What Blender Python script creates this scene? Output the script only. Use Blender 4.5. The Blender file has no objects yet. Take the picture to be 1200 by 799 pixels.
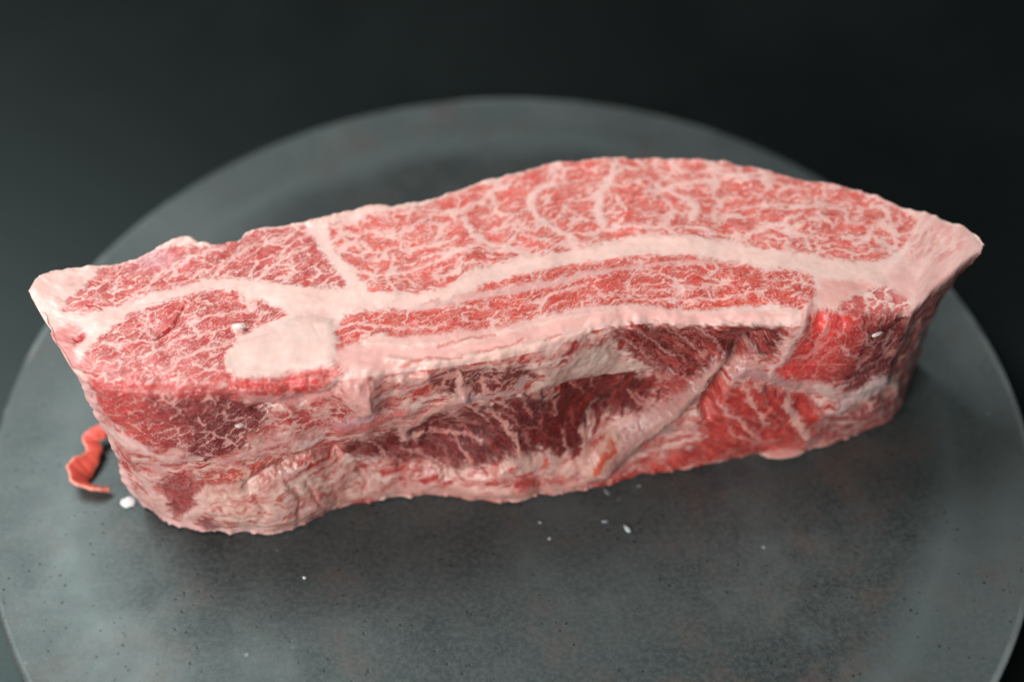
import bpy, math, random
import numpy as np
from math import radians, sin, cos, pi

random.seed(4)
scn = bpy.context.scene
COL = scn.collection
# ------------------------------------------------------------------ camera
CAM_D, CAM_E, CAM_P = 0.44535, radians(50.8916), radians(47.7745)
CAM = np.array([0.0, -CAM_D*cos(CAM_E), CAM_D*sin(CAM_E)])
FWD = np.array([0.0, cos(CAM_P), -sin(CAM_P)])
RIGHT = np.array([1.0, 0.0, 0.0])
UP = np.cross(RIGHT, FWD)
PW, PH, LENS = 1200.0, 799.0, 50.0
FPX = LENS/36.0*PW
cd = bpy.data.cameras.new('camera'); cam = bpy.data.objects.new('camera', cd); COL.objects.link(cam)
cam.location = CAM; cam.rotation_euler = (pi/2-CAM_P, 0, 0)
cd.lens = LENS; cd.sensor_width = 36.0; cd.clip_start = 0.01; cd.clip_end = 100
cd.dof.use_dof = True; cd.dof.focus_distance = 0.390; cd.dof.aperture_fstop = 3.9
scn.camera = cam

# ------------------------------------------------------------------ world and lamps
w = bpy.data.worlds.new("World"); scn.world = w; w.use_nodes = True
bg = w.node_tree.nodes['Background']
bg.inputs[0].default_value = (0.62, 0.82, 0.84, 1); bg.inputs[1].default_value = 0.03

def area(name, loc, target, sx, sy, power, color):
    l = bpy.data.lights.new(name, 'AREA'); l.shape = 'RECTANGLE'; l.size = sx; l.size_y = sy
    l.energy = power; l.color = color
    o = bpy.data.objects.new(name, l); COL.objects.link(o); o.location = loc
    d = np.array(target)-np.array(loc); d = d/np.linalg.norm(d)
    from mathutils import Vector
    o.rotation_euler = Vector(d).to_track_quat('-Z', 'Y').to_euler()
    return o
area('window_light', (-0.53, 0.32, 0.88), (0, 0, 0.03), 0.58, 0.58, 10.6, (1.0, 0.975, 0.955))
area('front_fill', (-0.48, -0.9, 0.52), (0, 0, 0.03), 0.5, 0.35, 11.5, (1.0, 0.96, 0.94))

vs = scn.view_settings
scn.display_settings.display_device = 'sRGB'
vs.view_transform = 'Standard'; vs.look = 'None'; vs.exposure = 0.0; vs.gamma = 1.0; vs.use_curve_mapping = False
scn.render.engine = 'CYCLES'
scn.cycles.use_denoising = True
scn.cycles.max_bounces = 6

# ------------------------------------------------------------------ helpers
def unproject(px, py, z):
    px = np.asarray(px, float); py = np.asarray(py, float)
    d = FWD[None, :]*np.ones((px.size, 1)) + RIGHT[None, :]*((px-PW/2)/FPX)[:, None] - UP[None, :]*((py-PH/2)/FPX)[:, None]
    t = (z-CAM[2])/d[:, 2]
    return CAM[None, :] + d*t[:, None]
def at(px, py, z=0.0):
    return unproject(np.array([px]), np.array([py]), np.array([z]))[0]
def project(P):
    d = P-CAM; zz = d@FWD
    return PW/2+FPX*(d@RIGHT)/zz, PH/2-FPX*(d@UP)/zz
def s2l(c):
    c = np.asarray(c, float)/255.0
    return np.where(c <= 0.04045, c/12.92, ((c+0.055)/1.055)**2.4)
def sstep(a, b, x):
    t = np.clip((x-a)/(b-a), 0, 1); return t*t*(3-2*t)

def hsh(ix, iy, s):
    h = (ix.astype(np.int64)*374761393 + iy.astype(np.int64)*668265263 + s*1442695041) & 0xffffffff
    h = ((h ^ (h >> 13))*1274126177) & 0xffffffff
    h = ((h ^ (h >> 16))*2246822519) & 0xffffffff
    return (h ^ (h >> 15)) & 0xffffffff
def perlin(x, y, s=0):
    ix = np.floor(x); iy = np.floor(y); fx = x-ix; fy = y-iy
    ix = ix.astype(np.int64); iy = iy.astype(np.int64)
    def g(dx, dy):
        a = hsh(ix+dx, iy+dy, s)*(2*pi/4294967296.0)
        return np.cos(a)*(fx-dx)+np.sin(a)*(fy-dy)
    u = fx*fx*fx*(fx*(fx*6-15)+10); v = fy*fy*fy*(fy*(fy*6-15)+10)
    a = g(0, 0); b = g(1, 0); c = g(0, 1); d = g(1, 1)
    return ((a+(b-a)*u)+((c+(d-c)*u)-(a+(b-a)*u))*v)*1.5
def fbm(x, y, s=0, o=4, gain=0.5):
    r = 0.0; a = 1.0; n = 0.0
    for k in range(o):
        r = r+a*perlin(x*2**k, y*2**k, s+17*k); n += a; a *= gain
    return r/n*1.4
def worley(x, y, s=0):
    ix = np.floor(x).astype(np.int64); iy = np.floor(y).astype(np.int64)
    f1 = np.full(x.shape, 9.0); f2 = np.full(x.shape, 9.0); cid = np.zeros(x.shape)
    for dx in (-1, 0, 1):
        for dy in (-1, 0, 1):
            cx = ix+dx; cy = iy+dy
            h1 = hsh(cx, cy, s)/4294967296.0; h2 = hsh(cx, cy, s+101)/4294967296.0
            d = np.sqrt((cx+0.1+0.8*h1-x)**2+(cy+0.1+0.8*h2-y)**2)
            m = d < f1
            f2 = np.where(m, f1, np.minimum(f2, d)); cid = np.where(m, h1*7.13 % 1.0, cid); f1 = np.where(m, d, f1)
    return f1, f2, cid
def seg_dist(px, py, pts, ws=None):
    """distance to a polyline; with ws, distance minus the local half width"""
    best = np.full(px.shape, 1e9)
    for i in range(len(pts)-1):
        ax, ay = pts[i][:2]; bx, by = pts[i+1][:2]
        dx, dy = bx-ax, by-ay; L = dx*dx+dy*dy+1e-9
        t = np.clip(((px-ax)*dx+(py-ay)*dy)/L, 0, 1)
        d = np.hypot(px-ax-t*dx, py-ay-t*dy)
        if ws is not None: d = d-(ws[i]+(ws[i+1]-ws[i])*t)
        best = np.minimum(best, d)
    return best
def poly_sd(px, py, pts):
    """signed distance, positive inside"""
    ins = np.zeros(px.shape, bool); n = len(pts)
    for i in range(n):
        ax, ay = pts[i]; bx, by = pts[(i+1) % n]
        if ay != by:
            c = ((ay > py) != (by > py)) & (px < (bx-ax)*(py-ay)/(by-ay)+ax)
            ins ^= c
    d = seg_dist(px, py, list(pts)+[pts[0]])
    return np.where(ins, d, -d)

def set_tags(o, label=None, cat=None, group=None, kind=None):
    if label: o['label'] = label
    if cat: o['category'] = cat
    if group: o['group'] = group
    if kind: o['kind'] = kind
def link_mesh(name, verts, faces, mat, parent=None, smooth=True, color=None, normals=None):
    me = bpy.data.meshes.new(name)
    verts = np.asarray(verts, np.float32); 
    if isinstance(faces, np.ndarray):
        k = faces.shape[1]
        me.vertices.add(len(verts)); me.vertices.foreach_set('co', verts.ravel())
        me.loops.add(faces.size); me.loops.foreach_set('vertex_index', faces.ravel().astype(np.int32))
        me.polygons.add(len(faces))
        me.polygons.foreach_set('loop_start', np.arange(0, faces.size, k, dtype=np.int32))
        me.polygons.foreach_set('loop_total', np.full(len(faces), k, np.int32))
        me.update(calc_edges=True); me.validate()
    else:
        me.from_pydata([tuple(v) for v in verts], [], faces); me.update()
    me.polygons.foreach_set('use_smooth', np.full(len(me.polygons), smooth))
    if color is not None:
        a = me.color_attributes.new('tissue', 'FLOAT_COLOR', 'POINT')
        a.data.foreach_set('color', np.asarray(color, np.float32).ravel())
    if normals is not None:
        me.normals_split_custom_set_from_vertices([tuple(n) for n in normals])
    me.materials.append(mat)
    o = bpy.data.objects.new(name, me); COL.objects.link(o)
    if parent is not None: o.parent = parent
    return o

# ------------------------------------------------------------------ node materials
class NT:
    def __init__(s, name):
        s.m = bpy.data.materials.new(name); s.m.use_nodes = True
        s.t = s.m.node_tree; s.b = s.t.nodes['Principled BSDF']
    def n(s, typ, **kw):
        nd = s.t.nodes.new(typ)
        for k, v in kw.items():
            if k.startswith('i_'): nd.inputs[k[2:].replace('_', ' ')].default_value = v
            else: setattr(nd, k, v)
        return nd
    def l(s, a, b): s.t.links.new(a, b)
    def math(s, op, a, b=None, clamp=False):
        nd = s.t.nodes.new('ShaderNodeMath'); nd.operation = op; nd.use_clamp = clamp
        for i, v in enumerate((a, b)):
            if v is None: continue
            if isinstance(v, (int, float)): nd.inputs[i].default_value = v
            else: s.l(v, nd.inputs[i])
        return nd.outputs[0]
    def ramp(s, fac, stops, interp='LINEAR'):
        nd = s.t.nodes.new('ShaderNodeValToRGB'); nd.color_ramp.interpolation = interp
        e = nd.color_ramp.elements
        while len(e) < len(stops): e.new(0.5)
        for q, (p, c) in zip(e, stops):
            q.position = p; q.color = (c, c, c, 1) if isinstance(c, (int, float)) else (*c, 1)
        s.l(fac, nd.inputs[0]); return nd.outputs[0]
    def mix(s, fac, a, b, mode='MIX'):
        nd = s.t.nodes.new('ShaderNodeMix'); nd.data_type = 'RGBA'; nd.blend_type = mode
        for sock, v in ((nd.inputs[0], fac), (nd.inputs[6], a), (nd.inputs[7], b)):
            if isinstance(v, (int, float)): sock.default_value = v
            elif isinstance(v, tuple): sock.default_value = (*v, 1)
            else: s.l(v, sock)
        return nd.outputs[2]
    def noise(s, vec, scale, detail=4, rough=0.55, dist=0.0):
        nd = s.n('ShaderNodeTexNoise'); nd.inputs['Scale'].default_value = scale
        nd.inputs['Detail'].default_value = detail; nd.inputs['Roughness'].default_value = rough
        nd.inputs['Distortion'].default_value = dist
        s.l(vec, nd.inputs['Vector']); return nd.outputs['Fac']

def tissue_material(name, rough=(0.34, 0.56), bump=0.10):
    t = NT(name)
    at_ = t.n('ShaderNodeAttribute', attribute_name='tissue')
    tc = t.n('ShaderNodeTexCoord').outputs['Object']
    fine = t.noise(tc, 1400, 3, 0.6)
    mid = t.noise(tc, 420, 4, 0.6, 0.4)
    c = t.mix(t.math('MULTIPLY', t.ramp(fine, [(0.35, 0.0), (0.75, 1.0)]), 0.05), at_.outputs['Color'], (0.86, 0.55, 0.48))
    t.l(c, t.b.inputs['Base Color'])
    mr = t.n('ShaderNodeMapRange'); t.l(t.noise(tc, 260, 4, 0.65), mr.inputs[0])
    mr.inputs[1].default_value = 0.3; mr.inputs[2].default_value = 0.7; mr.inputs[3].default_value = rough[0]; mr.inputs[4].default_value = rough[1]
    t.l(mr.outputs[0], t.b.inputs['Roughness'])
    t.b.inputs['Specular IOR Level'].default_value = 0.32
    t.b.inputs['Subsurface Weight'].default_value = 0.45; t.b.inputs['Subsurface Radius'].default_value = (1.0, 0.35, 0.25)
    t.b.inputs['Subsurface Scale'].default_value = 0.0011
    b = t.n('ShaderNodeBump'); b.inputs['Strength'].default_value = bump; b.inputs['Distance'].default_value = 0.0003
    t.l(t.math('ADD', t.math('MULTIPLY', fine, 0.45), mid), b.inputs['Height'])
    t.l(b.outputs[0], t.b.inputs['Normal'])
    t.b.inputs['Coat Weight'].default_value = 0.28; t.b.inputs['Coat Roughness'].default_value = 0.05
    b2 = t.n('ShaderNodeBump'); b2.inputs['Strength'].default_value = 0.5; b2.inputs['Distance'].default_value = 0.0005
    t.l(t.noise(tc, 650, 3, 0.6, 0.5), b2.inputs['Height']); t.l(b2.outputs[0], t.b.inputs['Coat Normal'])
    return t.m
M_TISSUE = tissue_material('raw_beef_tissue')

def griddle_material():
    t = NT('seasoned_steel')
    tc = t.n('ShaderNodeTexCoord').outputs['Object']
    sep = t.n('ShaderNodeSeparateXYZ'); t.l(tc, sep.inputs[0])
    r = t.math('SQRT', t.math('ADD', t.math('MULTIPLY', sep.outputs[0], sep.outputs[0]), t.math('MULTIPLY', sep.outputs[1], sep.outputs[1])))
    big = t.noise(tc, 9, 7, 0.66, 0.15)
    mid = t.noise(tc, 55, 5, 0.65, 0.3)
    fine = t.noise(tc, 620, 6, 0.75)
    rr = t.math('ADD', r, t.math('MULTIPLY', t.math('SUBTRACT', t.noise(tc, 30, 4, 0.6), 0.5), 0.016))
    ring = t.ramp(t.math('MULTIPLY', rr, 6.0), [(0.0, 0.0), (0.74, 0.0), (0.815, 1.0), (0.86, 0.6), (0.92, 0.55), (1.0, 0.5)])
    c = t.mix(t.ramp(big, [(0.35, 0.0), (0.68, 1.0)]), (0.013, 0.018, 0.019), (0.056, 0.070, 0.070))
    c = t.mix(t.math('MULTIPLY', t.ramp(mid, [(0.42, 0.0), (0.62, 1.0)]), 0.6), c, (0.064, 0.075, 0.074))
    c = t.mix(t.math('MULTIPLY', ring, 0.7), c, (0.115, 0.148, 0.148))
    rust = t.ramp(t.noise(tc, 27, 8, 0.72, 0.3), [(0.53, 0.0), (0.64, 1.0)])
    c = t.mix(t.math('MULTIPLY', rust, 0.62), c, (0.095, 0.066, 0.055))
    c = t.mix(t.math('MULTIPLY', t.ramp(fine, [(0.42, 0.0), (0.62, 1.0)]), 0.5), c, (0.105, 0.118, 0.116))
    # pits (dark) and pale specks
    v = t.n('ShaderNodeTexVoronoi'); v.inputs['Scale'].default_value = 330; t.l(tc, v.inputs['Vector'])
    pit = t.math('MULTIPLY', t.ramp(v.outputs['Distance'], [(0.08, 1.0), (0.2, 0.0)]), t.ramp(t.noise(tc, 60, 2), [(0.44, 0.0), (0.54, 1.0)]))
    c = t.mix(t.math('MULTIPLY', pit, 0.9), c, (0.02, 0.022, 0.022))
    v2 = t.n('ShaderNodeTexVoronoi'); v2.inputs['Scale'].default_value = 150; t.l(tc, v2.inputs['Vector'])
    pale = t.ramp(t.noise(tc, 19, 8, 0.72, 0.1), [(0.5, 0.0), (0.64, 1.0)])
    c = t.mix(t.math('MULTIPLY', pale, 0.5), c, (0.105, 0.126, 0.124))
    spk = t.math('MULTIPLY', t.ramp(v2.outputs['Distance'], [(0.05, 1.0), (0.13, 0.0)]), t.ramp(t.noise(tc, 38, 3), [(0.58, 0.0), (0.66, 1.0)]))
    c = t.mix(t.math('MULTIPLY', spk, 0.6), c, (0.36, 0.42, 0.46))
    edge = t.ramp(t.math('MULTIPLY', r, 6.0), [(0.0, 0.0), (0.9475, 0.0), (0.951, 1.0), (0.961, 0.5), (1.0, 0.1)])
    c = t.mix(t.math('MULTIPLY', edge, t.ramp(t.noise(tc, 11, 4, 0.7), [(0.46, 0.0), (0.66, 0.7)])), c, (0.34, 0.40, 0.40))  # broken pale rim line: highlight of the bevelled edge painted into the colour
    t.l(c, t.b.inputs['Base Color'])
    t.b.inputs['Metallic'].default_value = 0.0
    t.b.inputs['Specular IOR Level'].default_value = 0.42
    t.b.inputs['Specular Tint'].default_value = (0.74, 1.0, 1.0, 1)
    mr = t.n('ShaderNodeMapRange'); t.l(mid, mr.inputs[0])
    mr.inputs[1].default_value = 0.3; mr.inputs[2].default_value = 0.7; mr.inputs[3].default_value = 0.46; mr.inputs[4].default_value = 0.34
    t.l(mr.outputs[0], t.b.inputs['Roughness'])
    b = t.n('ShaderNodeBump'); b.inputs['Strength'].default_value = 0.22; b.inputs['Distance'].default_value = 0.0003
    h = t.math('SUBTRACT', t.math('ADD', t.math('MULTIPLY', fine, 0.5), t.math('MULTIPLY', t.noise(tc, 300, 4, 0.7), 0.8)), t.math('MULTIPLY', pit, 0.8))
    t.l(h, b.inputs['Height']); t.l(b.outputs[0], t.b.inputs['Normal'])
    return t.m
def table_material():
    t = NT('dark_tabletop')
    tc = t.n('ShaderNodeTexCoord').outputs['Object']
    c = t.mix(t.ramp(t.noise(tc, 9, 5, 0.6, 0.5), [(0.35, 0.0), (0.7, 1.0)]), (0.004, 0.005, 0.005), (0.008, 0.010, 0.010))
    t.l(c, t.b.inputs['Base Color'])
    t.b.inputs['Roughness'].default_value = 0.42
    t.b.inputs['Specular IOR Level'].default_value = 0.34
    t.b.inputs['Specular Tint'].default_value = (0.68, 1.0, 0.98, 1)
    b = t.n('ShaderNodeBump'); b.inputs['Strength'].default_value = 0.2; b.inputs['Distance'].default_value = 0.0004
    t.l(t.noise(tc, 500, 3), b.inputs['Height']); t.l(b.outputs[0], t.b.inputs['Normal'])
    return t.m

# ------------------------------------------------------------------ tabletop and griddle
PLATE_T = 0.012
tb = link_mesh('tabletop', [(-3, -3, -PLATE_T), (3, -3, -PLATE_T), (3, 3, -PLATE_T), (-3, 3, -PLATE_T)], [(0, 1, 2, 3)], table_material())
set_tags(tb, kind='structure', label='dark matte tabletop under the round steel plate')

def lathe(name, prof, seg, mat, parent=None):
    V = []; F = []
    for (r, z) in prof:
        for k in range(seg):
            a = 2*pi*k/seg; V.append((r*cos(a), r*sin(a), z))
    for i in range(len(prof)-1):
        for k in range(seg):
            F.append((i*seg+k, i*seg+(k+1) % seg, (i+1)*seg+(k+1) % seg, (i+1)*seg+k))
    n = len(prof)
    F.append(tuple(range(seg))[::-1]); F.append(tuple((n-1)*seg+k for k in range(seg)))
    return link_mesh(name, V, F, mat, parent)
R = 0.16
prof = [(0.150, -PLATE_T), (0.1555, -PLATE_T+0.0005), (0.1590, -0.0055), (0.1600, -0.0022), (0.1600, -0.0006), (0.1593, 0.0001), (0.1580, 0.0000),
        (0.150, -0.0004), (0.1415, -0.0006), (0.1375, -0.0001), (0.134, 0.0), (0.10, 0.0), (0.05, 0.0), (0.005, 0.0)]
griddle = lathe('griddle_plate', prof, 256, griddle_material())
set_tags(griddle, label='round dark grey steel griddle plate with worn mottled surface, under the beef', cat='griddle plate')

# ------------------------------------------------------------------ the block of beef
H = 0.062
B_PX = [(36,340),(42,325),(56,316),(116,307),(158,300),(182,287),(205,281),(217,276),(231,282),(252,284),(279,279),(284,269),(309,262),(351,258),(367,257),(393,250),(442,239),(456,242),(505,232),(558,211),(600,202),(646,189),(707,183),(788,183),(858,188),(897,196),(928,203),(977,215),(1004,222),(1053,240),(1096,252),(1131,266),(1146,280),(1150,288)]
F_PX = [(91,437),(116,455),(168,460),(245,456),(273,452),(320,452),(393,446),(430,440),(470,437),(540,428),(590,420),(640,410),(690,388),(730,380),(780,378),(860,383),(930,381),(960,373),(1010,376),(1071,369),(1085,352),(1118,320),(1135,303),(1146,296)]
G_PX = [(165,590),(190,609),(225,620),(277,623),(326,623),(358,611),(397,594),(439,586),(477,581),(524,579),(552,584),(585,587),(611,586),(632,578),(681,574),(706,568),(756,554),(797,550),(833,544),(889,531),(940,528),(980,517),(1016,503),(1042,492),(1056,474),(1066,448),(1075,425)]
NU, NF, NT_, NB = 900, 210, 240, 26
u = np.linspace(0, 1, NU)
def curve(pts, z):
    p = np.array(pts, float); x = p[0, 0]+(p[-1, 0]-p[0, 0])*u
    y = np.interp(x, p[:, 0], p[:, 1])
    k = np.exp(-np.linspace(-2, 2, 9)**2); k /= k.sum()
    yp = np.concatenate([np.full(4, y[0]), y, np.full(4, y[-1])]); y = np.convolve(yp, k, 'valid')
    return unproject(x, y, np.full(NU, z))
Bc = curve(B_PX, H); Fc = curve(F_PX, H); Gc = curve(G_PX, 0.0012)
# underside of the back: straight down, drawn in a little
Kc = Bc.copy(); Kc[:, 2] = 0.0012; Kc[:, 1] = np.maximum(Kc[:, 1]-0.004, Gc[:, 1]+0.004)
Kc[:, 0] += 0.040*np.exp(-(u/0.09)**2)
wk_ = np.exp(-((1-u)/0.10)**2)[:, None]; Kc = Kc+(Gc+np.array([-0.010, 0.006, 0.0])-Kc)*wk_
rows = []
for k in range(NF):
    q = Gc+(Fc-Gc)*(k/NF); q[:, 0] -= 0.0035*sin(pi*k/NF)*np.exp(-((1-u)/0.06)**2); rows.append(q)
for k in range(NT_): rows.append(Fc+(Bc-Fc)*(k/NT_))
for k in range(NB+1):
    q = Bc+(Kc-Bc)*(k/NB); q[:, 0] = Bc[:, 0]+(Kc[:, 0]-Bc[:, 0])*(k/NB)**0.6-0.0035*sin(pi*k/NB)*np.exp(-((1-u)/0.06)**2); rows.append(q)
P0 = np.array(rows)                         # rows (v), columns (u), xyz
NV = P0.shape[0]
def blur_rows(P, r0, half, it):
    a, b = max(1, r0-half), min(NV-1, r0+half)
    for _ in range(it):
        P[a:b] = 0.25*P[a-1:b-1]+0.5*P[a:b]+0.25*P[a+1:b+1]
blur_rows(P0, NF, 34, 220); blur_rows(P0, NF+NT_, 8, 10)

NC = 16                                      # rounded end faces
def cap(col, outward, thick):
    out = []; c = col.copy()
    bk_ = np.stack([np.interp(np.linspace(1, 0, NF), np.linspace(0, 1, NB+1), col[NF+NT_:, a]) for a in range(3)], 1)
    mid_ = 0.5*(col[:NF]+bk_); c[:NF] = mid_
    c[NF:NF+NT_] = 0.5*(col[NF]+col[NF+NT_])
    c[NF+NT_:] = np.stack([np.interp(np.linspace(1, 0, NB+1), np.linspace(0, 1, NF), mid_[:, a]) for a in range(3)], 1)
    for k in range(1, NC+1):
        a = pi/2*k/NC
        out.append(c+(col-c)*cos(a)**0.8*(1 if k < NC else 0.0)+outward*thick*sin(a))
    return out
left = cap(P0[:, 0], np.array([-1.0, 0.25, 0.0]), 0.002)
right = cap(P0[:, -1], np.array([0.9, 0.35, 0.0]), 0.0015)
P0 = np.concatenate([np.array(left[::-1]).transpose(1, 0, 2), P0, np.array(right).transpose(1, 0, 2)], axis=1)
NCOL = P0.shape[1]
def grid_normals(P):
    du = np.gradient(P, axis=1); dv = np.gradient(P, axis=0)
    n = np.cross(du, dv); L = np.linalg.norm(n, axis=2, keepdims=True)
    return n/np.maximum(L, 1e-12)
Nrm = grid_normals(P0)
# surface coordinates in millimetres: X along the block, T over the surface away from the front top edge
arc = np.zeros(P0.shape[:2]); arc[1:] = np.cumsum(np.linalg.norm(np.diff(P0, axis=0), axis=2), axis=0)
Tm = (arc-arc[NF][None, :])*1000; Xm = P0[:, :, 0]*1000
Tm = Tm + 0*Xm
PX, PY = project(P0.reshape(-1, 3))
ci = np.tile(np.arange(NCOL), NV); ri = np.repeat(np.arange(NV), NCOL)
front_side = (ri <= NF+NT_+1) & (ci >= NC-3) & (ci <= NCOL-NC+2)
X = Xm.ravel(); T = Tm.ravel(); top = (ri >= NF)
N = X.size
# edge jitter for everything traced below
jx = 4.0*fbm(X/4.0, T/4.0, 5, 4, 0.6)+2.0*perlin(X/1.1, T/1.1, 7); jy = 3.2*fbm(X/4.0, T/4.0, 6, 4, 0.6)+1.6*perlin(X/1.1, T/1.1, 8)
fj = np.where(top, 0.0, 1.0); jx = jx*(1+0.5*fj)+fj*6*fbm(X/10, T/10, 15, 3); jy = jy*(1+0.4*fj)+fj*4*fbm(X/10, T/10, 16, 3)

FAT = s2l((243, 209, 200)); FATP = s2l((234, 178, 168)); CONN = s2l((206, 118, 110)); CREAM = s2l((238, 218, 206)); GREY = s2l((206, 184, 174))
col = np.zeros((N, 3)); fat = np.ones(N); rel = np.zeros(N); reg = np.zeros(N, int)
n1 = fbm(X/9, T/9, 21, 5); n2 = fbm(X/2.2, T/2.2, 22, 4)
f0 = sstep(-0.5, 0.6, n1+0.4*n2)[:, None]
col[:] = np.where(top[:, None], FAT*(1-0.35*f0)+FATP*0.35*f0, CONN*(1-f0)+s2l((226, 182, 170))*f0)
# connective tissue of the sides: cream, pink and red strands running along the block
wX = X+3.5*fbm(X/7, T/7, 33, 4); wT = T-0.16*X+2.5*fbm(X/7, T/7, 34, 4)
sA = fbm(wX/7.0, wT/2.4, 31, 5); sB = fbm(wX/3.2, wT/1.1, 32, 4); sC = fbm(wX/12, wT/6, 36, 3)
sd_ = ~top
def strands(i, amt):
    for m_, c_ in ((sstep(0.0, 0.5, sA[i]+0.3*sC[i])*0.7, (248, 214, 204)), (sstep(0.12, 0.5, -sA[i]+0.35*sB[i]-0.02)*0.9, (180, 48, 46)),
                   (sstep(0.22, 0.55, sB[i]-0.3*sA[i])*0.8, (176, 50, 46)), (sstep(0.35, 0.7, sC[i]-0.3*sB[i])*0.4, (206, 160, 158))):
        col[i] = col[i]+(s2l(c_)[None]-col[i])*(m_*amt*sd_[i])[:, None]
strands(np.nonzero(sd_)[0], 1.0)

def marble(i, ang, size, stretch, width, seed, fine=1.0, streak=0.4, coarse=1.0):
    x = X[i]; y = T[i]
    wx = x+size*(0.55*fbm(x/size/1.3, y/size/1.3, seed+1, 4)+0.10*perlin(x/size*4, y/size*4, seed+31)); wy = y+size*(0.5*fbm(x/size/1.3, y/size/1.3, seed+2, 4)+0.10*perlin(x/size*4, y/size*4, seed+32))
    ca, sa = cos(ang), sin(ang)
    def rot(sx): return (wx*ca+wy*sa)/(sx*stretch), (-wx*sa+wy*ca)/sx
    m = np.zeros(x.shape)
    mod = 0.5+0.9*fbm(x/11, y/11, seed+3, 2)
    ax, ay = rot(size)
    a1, a2, cid = worley(ax, ay, seed+4)
    wl = width*np.clip(0.1+1.1*mod+1.0*fbm(x/3, y/3, seed+5, 3), 0.0, 2)
    m = np.maximum(m, coarse*(1-sstep(wl*0.35, wl*1.3+0.01, a2-a1))*np.clip(0.5+wl/width, 0, 1))
    bx, by = rot(size*0.36)
    b1, b2, cid2 = worley(bx+3.7, by, seed+6)
    wl2 = width*1.3*np.clip(0.3+1.3*fbm(x/4.5, y/4.5, seed+7, 3), 0.0, 2)
    m = np.maximum(m, fine*0.72*(1-sstep(wl2*0.3, wl2*1.4+0.02, b2-b1))*np.clip(2.0*wl2/width, 0, 1))
    for q, (sl, sw, th) in enumerate(((1.0, 0.15, 0.60), (0.5, 0.085, 0.66))):
        rg = 1-np.abs(perlin((wx*ca+wy*sa)/(size*sl), (-wx*sa+wy*ca)/(size*sw), seed+8+q))*2.0
        m = np.maximum(m, (0.85-0.35*q)*streak*sstep(th, 0.99, rg)*np.clip(0.6+1.2*fbm(x/5, y/5, seed+19+q, 2), 0, 1))
    m = np.maximum(m, 0.16*sstep(-0.1, 0.6, fbm(x/1.6, y/0.9, seed+40, 3)))
    return np.clip(m, 0, 1), (cid+cid2)*0.5

LEAN = []      # name, region id
def sel(pts, pad):
    p = np.array(pts)[:, :2]
    return np.nonzero(front_side & (PX > p[:, 0].min()-pad) & (PX < p[:, 0].max()+pad) & (PY > p[:, 1].min()-pad) & (PY < p[:, 1].max()+pad))[0]
def lean(pts, c1, c2=None, ang=0.0, size=6.0, stretch=1.8, width=0.16, seed=0, fine=1.0, streak=0.4, coarse=1.0, soft=3.0, fatc=None, part='muscle', grad=None, strength=1.0, fibre=0.35, hot=None, feather=None):
    i = sel(pts, 20)
    ca, sa = cos(ang), sin(ang)
    wx = X[i]+1.5*fbm(X[i]/6, T[i]/6, seed+60, 3); wy = T[i]+1.5*fbm(X[i]/6, T[i]/6, seed+61, 3)
    fib = fbm((wx*ca+wy*sa)/(size*1.7), (-wx*sa+wy*ca)/(size*0.2), seed+50, 3)
    sd = poly_sd(PX[i]+jx[i], PY[i]+jy[i], pts)+(np.where(top[i], 2.0, 6.0) if feather is None else feather)*fib
    m = sstep(-soft, soft, sd)*strength
    mb, cid = marble(i, ang, size, stretch, width, seed, fine, streak, coarse)
    c1 = s2l(c1); c2 = s2l(c2) if c2 is not None else c1
    if grad is not None:
        (ax, ay), (bx, by) = grad
        g = ((PX[i]-ax)*(bx-ax)+(PY[i]-ay)*(by-ay))/((bx-ax)**2+(by-ay)**2)
        g = np.clip(g+0.35*n1[i], 0, 1)
    else: g = np.clip(0.5+0.7*n1[i], 0, 1)
    cc = c1[None]+(c2-c1)[None]*g[:, None]
    cc = cc*(1+0.20*(cid-0.5)+np.where(top[i], 0.10, 0.22)*n2[i]+fibre*np.where(top[i], 0.7, 1.0)*fib)[:, None]
    if hot is not None: cc = cc+(s2l(hot)[None]-cc)*(0.75*sstep(0.15, 0.55, fib+0.5*n1[i]))[:, None]
    fc = s2l(fatc) if fatc is not None else FAT
    fcv = fc[None]*(1+0.08*n2[i])[:, None]
    cc = cc+(fcv-cc)*mb[:, None]
    col[i] = col[i]+(cc-col[i])*m[:, None]
    fat[i] = fat[i]+(mb-fat[i])*m
    if part:
        LEAN.append(part); reg[i[sd > 0]] = len(LEAN)
def vein(pts, ws, c=None, soft=2.0, lift=0.25, part=None, jit=1.0, opac=1.0):
    i = sel(pts, max(ws)+18)
    d = seg_dist(PX[i]+jit*jx[i], PY[i]+jit*jy[i], pts, ws)
    m = (1-sstep(-soft, soft, d))*opac
    c = s2l(c) if c is not None else FAT
    cc = c[None]*(1+0.10*n2[i]+0.08*n1[i])[:, None]
    col[i] = col[i]+(cc-col[i])*m[:, None]
    fat[i] = np.maximum(fat[i], m)
    du_ = seg_dist(PX[i]+0.3*jx[i], PY[i]+0.3*jy[i], pts, ws)
    rel[i] += lift*(1-sstep(-2.5*soft, 2.0*soft, du_))
    if part:
        LEAN.append(part); reg[i[d < 0]] = len(LEAN)
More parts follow.
